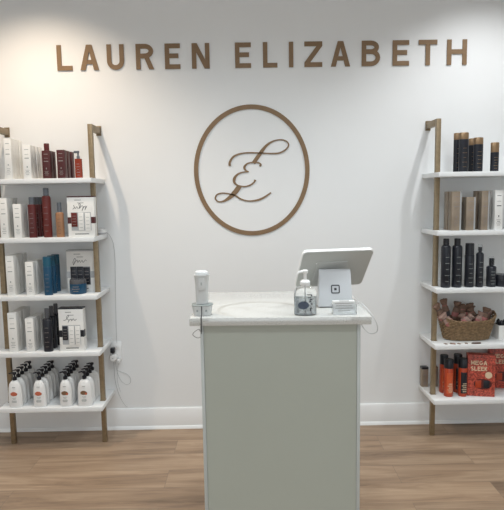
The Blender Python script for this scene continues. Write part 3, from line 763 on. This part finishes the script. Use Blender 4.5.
MB().lathe([(.0215, hs * .887), (.0235, hs * .90), (.0225, hs * .97), (.016, hs)], 32, 1, .8, 3).build('scan_head', mat('smooth_white', (.78, .8, .8), .2, noise=.005), t)
b = MB(); b.lathe([(.011, 0), (.013, .003), (.013, .018), (.010, .045)], 16, 1, .25, 2.4, c=(0, -.0205, hs * .42)); b.build('trigger', M_plasg, t)
b = MB(); b.box(-.0015, .0015, -.0250, -.0225, hs * .58, hs * .67, bev=.0005); b.build('logo_mark', M_ink, t)
# key-ring wire hanging from the cradle cable
cb = []
fe = EY(sx_) - .003
for p in ((sx_ + .0005, SY - .040, HT + .038), (sx_ + .0005, SY - .042, HT + .012), (sx_, SY - .050, HT + .003), (sx_, fe + .006, HT + .003), (sx_, fe - .001, HT - .002), (sx_, fe - .001, HT - .055)): cb.append(p)
tag(MB().tube(smooth(cb, 4), .0018, 6).build('scanner_cable', M_inkd), 'thin dark cable running from the cradle over the counter front edge', 'cable')
pts = []
zc = HT - .052
for (u, v) in ((0, .004), (-.006, .014), (-.018, .008), (-.028, -.003), (-.022, -.012), (-.010, -.017), (-.001, -.014)): pts.append((sx_ + u - .0025, fe - .003, zc + v))
tag(MB().tube(smooth(pts, 4), .0012, 6).build('wire_loop', M_steel), 'small bent metal wire loop hanging at the left edge of the counter front', 'wire')

# point of sale stand and tablet
SYs = EY(.3) + .16
r_ps = -.0
pk = (SYs - CAM.y) / F
pc = xat(336, SYs, HT)
stz = HT
rzs = math.radians(-9)
t = thing('tablet_stand', 'silver-white tablet stand with square logo on the right of the counter', 'stand', (pc - .001, SYs + .06, HT), 0)
wS = 33.5 * pk; hS = (307.5 - 270) * pk / math.cos(0)
prof = [(-.062, .004), (-.056, .05), (-.046, hS * .70), (-.040, hS * .93), (-.034, hS), (-.026, hS + .003), (-.018, hS - .003), (.010, .045), (.060, .012), (.064, .004)]
# curved sheet, extruded across
b = MB()
vsL = []
for (yy, zz) in prof:
    k = 1 - .04 * (zz / hS)
    vsL.append((b.bm.verts.new((-wS / 2 * k - (.004 if zz < .02 else 0), yy, zz)), b.bm.verts.new((wS / 2 * k, yy, zz))))
b.bm.faces.new([a for a, _ in vsL][::-1]); b.bm.faces.new([c for _, c in vsL])
for i in range(len(vsL)):
    a, c = vsL[i], vsL[(i + 1) % len(vsL)]
    b.bm.faces.new((a[0], a[1], c[1], c[0]))
b.build('stand_body', M_stand, t)
MB().box(-wS / 2 + .004, wS / 2 - .004, -.056, .060, 0, .0038).build('gap_shade', M_inkd, t)  # dark slab stands in for the shaded gap under the stand
# logo: rounded square outline with a dot, on the sloping face
lz = (307.5 - 289) * pk; n_ = Vector((0, -.046 + .056, hS * .70 - .05)); tilt = math.atan2(n_.y, n_.z)
fyy = -.056 + (lz - .05) * (n_.y / n_.z)
lm = Matrix.Translation((.0, fyy, lz)) @ Matrix.Rotation(-tilt, 4, 'X')
b = MB(); q = .0145
b.stroke(arc(q - .004, q - .004, .004, .004, 0, 90, 4) + arc(-q + .004, q - .004, .004, .004, 90, 180, 4) + arc(-q + .004, -q + .004, .004, .004, 180, 270, 4) + arc(q - .004, -q + .004, .004, .004, 270, 360, 4), .0042, -.0012, .0003, closed=True, mtx=lm)
b.prism([(-.0045, -.0045), (.0045, -.0045), (.0045, .0045), (-.0045, .0045)], -.0012, .0003, mtx=lm)
b.build('logo', M_inkd, t)
# tablet: slab with rounded corners, tilted back over the stand
TW, THh = .281, .204
tb = thing('tablet', 'white-framed tablet mounted tilted on the stand, its grey back showing', 'tablet')
def rrect(w, h, r, n=5):
    return arc(w / 2 - r, h / 2 - r, r, r, 0, 90, n) + arc(-w / 2 + r, h / 2 - r, r, r, 90, 180, n) + arc(-w / 2 + r, -h / 2 + r, r, r, 180, 270, n) + arc(w / 2 - r, -h / 2 + r, r, r, 270, 360, n)
MB().prism(rrect(TW, THh, .018), -.006, .006).build('frame', M_plas, tb)
MB().prism(rrect(TW - .006, THh - .008, .016), -.0075, -.0061).build('back_cover', M_tabl, tb)
MB().prism(rrect(TW - .03, THh - .03, .006), .0061, .0070).build('screen', M_black, tb)
b = MB(); b.prism([(-.075, .045), (.045, .045), (.075, -.03), (.075, -.06), (-.075, -.06)], -.0105, -.0076); b.build('mount_plate', mat('mount_grey', (.50, .51, .49), .4, noise=.01), tb)
b = MB(); b.box(-.080, -.075, -.0095, -.0076, .035, .039, bev=.0005); b.build('status_light', M_plas, tb)
tb.location = (.3306, -1.25, 1.192)
tb.rotation_euler = (math.radians(40.6), 0, math.radians(9.8))

# clear card holder in front of the stand
HY = EY(.35) + .055
hk = (HY - CAM.y) / F
hx0, hx1 = xat(331.5, HY, HT), xat(355.5, HY, HT); hw = hx1 - hx0; hh = (313 - 299.5) * hk
t = thing('card_holder', 'clear acrylic holder with white cards at the right front of the counter', 'card holder', ((hx0 + hx1) / 2, HY, HT))
b = MB(); b.box(-hw / 2, hw / 2, -.022, -.0195, 0, hh * .8, bev=.0006); b.box(-hw / 2, hw / 2, .018, .0205, 0, hh, bev=.0006)
b.box(-hw / 2, -hw / 2 + .002, -.0194, .0179, .0026, hh * .75); b.box(hw / 2 - .002, hw / 2, -.0194, .0179, .0026, hh * .75)
b.build('acrylic_tray', M_cleart, t)
MB().box(-hw / 2 + .0005, hw / 2 - .0005, -.0192, .0177, 0, .0025).build('tray_floor', M_plas, t)
cdm = MB(); cdm.box(-hw / 2 + .004, hw / 2 - .004, -.012, .010, .003, hh * .98); 
c_ = thing('card_stack', 'stack of white cards standing in the clear acrylic holder', 'cards', ((hx0 + hx1) / 2, HY, HT))
cdm.build('cards', M_plas, c_)
b = MB()
for k, ww in enumerate((.5, .72, .66, .78, .4)): b.box(-hw * ww / 2, hw * ww / 2, -.0126, -.0121, .012 + k * .009, .0136 + k * .009)
b.build('printed_label', M_pale, c_)

# hand sanitizer
AY = EY(.2) + .022
ak = (AY - CAM.y) / F
ax = xat(306, AY, HT); ah = (314 - 267.5) * ak
r = 23 * ak / 2
t = thing('sanitizer_bottle', 'clear pump bottle of hand sanitizer with dark label on the counter', 'bottle', (ax, AY + r * .62, HT))
hb = ah * .655
MB().lathe([(r * .94, 0), (r, .005), (r, hb * .70), (r * .97, hb * .78), (r * .88, hb * .87), (r * .70, hb * .95), (r * .42, hb), (r * .36, hb + .004)], 36, 1, .62, 2.6).build('body', M_clear, t)
MB().lathe([(r * .88, .003), (r * .94, .007), (r * .94, hb * .60)], 36, 1, .60, 2.6).build('gel', M_gel, t)
b = MB(); b.prism([(-.009 + .020 * math.cos(i * PI / 12), hb * .36 + .014 * math.sin(i * PI / 12)) for i in range(24)], -r * .63 - .0012, -r * .63 - .0002); b.build('oval_label', mat('slate_label', (.06, .08, .12), .4, noise=.2, nscale=150), t)
b = MB()
for (u, v, a, c) in ((.012, .70, .017, .003), (.020, .66, .004, .006), (.013, .60, .012, .003), (.018, .54, .010, .004), (.015, .46, .006, .006), (.020, .38, .006, .005), (.014, .32, .010, .003), (.018, .24, .008, .004), (.016, .16, .004, .008), (.020, .08, .008, .003)):
    b.box(u - a / 2, u + a / 2, -r * .62 - .0014, -r * .62 - .0004, v * hb, v * hb + c)
b.box(-.020, .004, -r * .62 - .0014, -r * .62 - .0004, .06 * hb, .06 * hb + .002)
b.build('printed_label', M_inkd, t)
b = MB(); b.lathe([(r * .44, hb + .0005), (r * .46, hb + .003), (r * .46, hb + .013), (r * .34, hb + .019), (.0055, hb + .021), (.0055, ah - .012)], 20)
b.lathe([(.008, ah - .014), (.011, ah - .010), (.011, ah - .003), (.008, ah)], 16)
b.tube([(0, 0, ah - .006), (-.012, -.003, ah - .006), (-.024, -.006, ah - .009), (-.028, -.007, ah - .015)], [.0055, .005, .004, .003], 8)
b.build('pump', M_plas, t)
MB().tube([(0, 0, hb * .08), (0, 0, hb * .99)], .0022, 6).build('dip_tube', M_plas, t)

# cords at the right end of the counter
def wp(px, py, Y): return tuple(at(px, py, Y))
y0 = EY(.40)
zc_ = HT + .003
def flat(px, py): q = on(px, py, zc_); return (q.x, q.y, zc_)
c1 = [flat(352.5, 305), wp(356, 302.0, y0 + .13), wp(361, 303.2, y0 + .10), wp(366, 307.5, y0 + .07), wp(370.5, 313.0, y0 + .05), wp(374.3, 318.5, y0 + .04), wp(377, 324.5, y0 + .04),
      wp(377.5, 330.5, y0 + .05), wp(374, 333.4, y0 + .06), wp(369, 333.0, y0 + .07), wp(364.5, 329, y0 + .075), wp(361.2, 324.0, y0 + .08)]
tag(MB().tube(smooth(c1, 5), .0016, 6).build('power_cord', M_cord), 'thin pale cord looping from the tablet stand over the right end of the counter', 'cord')
c2 = [flat(352.5, 307), wp(357, 304.6, y0 + .115), wp(361, 306.3, y0 + .095), flat(364, 309.5)]
tag(MB().tube(smooth(c2, 5), .0013, 6).build('charging_cord', M_cord), 'shorter pale cord lying on the countertop right of the card holder', 'cord')

# ------------------------------------------------------------------ wall outlet, chargers and cords left of the counter
ow = at(116.3, 351, -.003)
t = thing('wall_outlet', 'white electrical outlet on the back wall right of the left shelves', 'outlet', (ow.x, -.001, ow.z))
MB().box(-.034, .034, -.006, 0, -.060, .060, bev=.0015).build('cover_plate', M_trim, t)
for s_ in (-1, 1):
    b = MB(); b.box(-.017, .017, -.0085, -.0062, s_ * .026 - .014, s_ * .026 + .014, bev=.001)
    so = b.build('socket', M_plas, t)
    b = MB()
    for q in (-.006, .006): b.box(q - .001, q + .001, -.0090, -.0086, s_ * .026 - .001, s_ * .026 + .007)
    b.build('slot', M_ink, so)
p1 = at(112.7, 350.3, -.03)
t = thing('black_plug', 'small black power plug in the upper left of the wall outlet', 'plug', (p1.x, -.0105, p1.z))
MB().box(-.013, .013, -.034, 0, -.015, .015, bev=.004).build('plug_body', M_black, t)
b = MB(); b.lathe([(.0045, 0), (.004, .012)], 12, mtx=Matrix.Translation((0, -.017, -.016)) @ Matrix.Rotation(PI, 4, 'X')); b.build('strain_relief', M_black, t)
p2 = at(113.2, 357.6, -.03)
t = thing('round_charger', 'round white charger plugged in below the black plug', 'charger', (p2.x, -.0105, p2.z - .002))
b = MB(); b.lathe([(.021, 0), (.0225, .003), (.0225, .026), (.019, .031), (.010, .032)], 28, mtx=Matrix.Rotation(PI / 2, 4, 'X')); b.build('housing', M_plas, t)
MB().box(-.004, .004, -.0335, -.0322, -.002, .002).build('port', M_gbx, t)
p3 = at(118.6, 360.5, -.02)
t = thing('small_adapter', 'small square white adapter at the lower right of the wall outlet', 'adapter', (p3.x + .002, -.0105, p3.z))
MB().box(-.010, .010, -.022, 0, -.012, .012, bev=.002).build('housing', M_plas, t)
MB().box(-.003, .003, -.0232, -.0222, -.001, .001).build('port', M_gbx, t)
def cord(name, label, pts, Y=-.006, r=.0014, m=None):
    P = [wp(p[0], p[1], p[2] if len(p) > 2 else Y) for p in pts]
    tag(MB().tube(smooth(P, 5), r, 6).build(name, m or M_cord), label, 'cord')
M_gcord = mat('grey_white_cord', (.47, .48, .48), .45, noise=.02)
cord('hub_cord', 'white cord dropping from the round white device down the wall to the outlet', [(106.5, 232.5, -.035), (109.5, 235.2, -.02), (113, 243), (114.7, 256), (115.2, 275), (115.6, 300), (116, 325), (116.6, 338), (116.8, 343, -.010)], m=M_gcord)
cord('lower_cord', 'white cord hanging from the chargers to the baseboard', [(113.8, 362, -.020), (114.2, 370), (115, 380), (117.5, 390), (121, 399), (125, 405), (127.5, 407)], m=M_gcord)
cord('looped_cord', 'white cord forming a small loop beside the outlet chargers', [(115.4, 362, -.020), (117, 371), (120.5, 380), (126, 384.4), (130, 383), (130.4, 378.5), (127, 374.2), (120, 371.6), (117.2, 370.6, -.010)], m=M_gcord)
cord('short_cord', 'short white cord end twisting below the outlet beside the loop', [(118.4, 363, -.014), (117.3, 372, -.010), (117.6, 382, -.010), (120.5, 392, -.008)], r=.001, m=M_gcord)

# ------------------------------------------------------------------ light
def spot(name, loc, target, power, size, blend, radius, col):
    l = bpy.data.lights.new(name, 'SPOT'); o = bpy.data.objects.new(name, l); COL.objects.link(o)
    l.energy = power; l.spot_size = math.radians(size); l.spot_blend = blend; l.shadow_soft_size = radius; l.color = col
    o.location = loc; d = Vector(target) - Vector(loc); o.rotation_euler = d.to_track_quat('-Z', 'Y').to_euler(); return o
def area(name, loc, power, sx, sy, col, rot=(0, 0, 0)):
    l = bpy.data.lights.new(name, 'AREA'); o = bpy.data.objects.new(name, l); COL.objects.link(o)
    l.shape = 'RECTANGLE'; l.size = sx; l.size_y = sy; l.energy = power; l.color = col; o.location = loc; o.rotation_euler = rot; return o
ZL = HC - .02
lights = [(-1.22, -.62, 60, (1, .82, .64)), (1.42, -.62, 44, (.97, .985, 1))]
for x, y, pw, c in lights: spot('downlight', (x, y, ZL), (x, y, 0), pw, 112, .7, .02, c)
for x, y, pw in ((-1.0, -1.5, 50), (.08, -1.5, 68), (1.2, -1.5, 50), (-.9, -3.0, 48), (1.0, -3.0, 48), (-1.2, -4.6, 30), (1.3, -4.6, 30)): spot('downlight', (x, y, ZL), (x, y, 0), pw, 146, .8, .12, (.90, .965, 1))
area('front_fill', (0, YF + .1, 1.4), 38, 4.6, 2.4, (.90, .96, 1.0), (math.radians(90), 0, 0))  # unseen area lamp added as soft frontal fill; there is no window here
k = 1
for x, y in [(a[0], a[1]) for a in lights] + [(-1.0, -1.5), (.08, -1.5), (1.2, -1.5), (-.9, -3.0), (1.0, -3.0)]:
    b = MB(); b.tube([(x + .062 * math.cos(2 * PI * i / 32), y + .062 * math.sin(2 * PI * i / 32), HC - .004) for i in range(32)], .006, 8, closed=True)
    struct('trim_%d' % k, M_trim, b); k += 1
w = bpy.data.worlds.new('world'); sc.world = w; w.use_nodes = True
w.node_tree.nodes['Background'].inputs[0].default_value = (.86, .92, 1, 1)
w.node_tree.nodes['Background'].inputs[1].default_value = .12
sc.view_settings.view_transform = 'Standard'; sc.view_settings.look = 'None'; sc.view_settings.gamma = 1; sc.view_settings.use_curve_mapping = False
sc.view_settings.exposure = .33
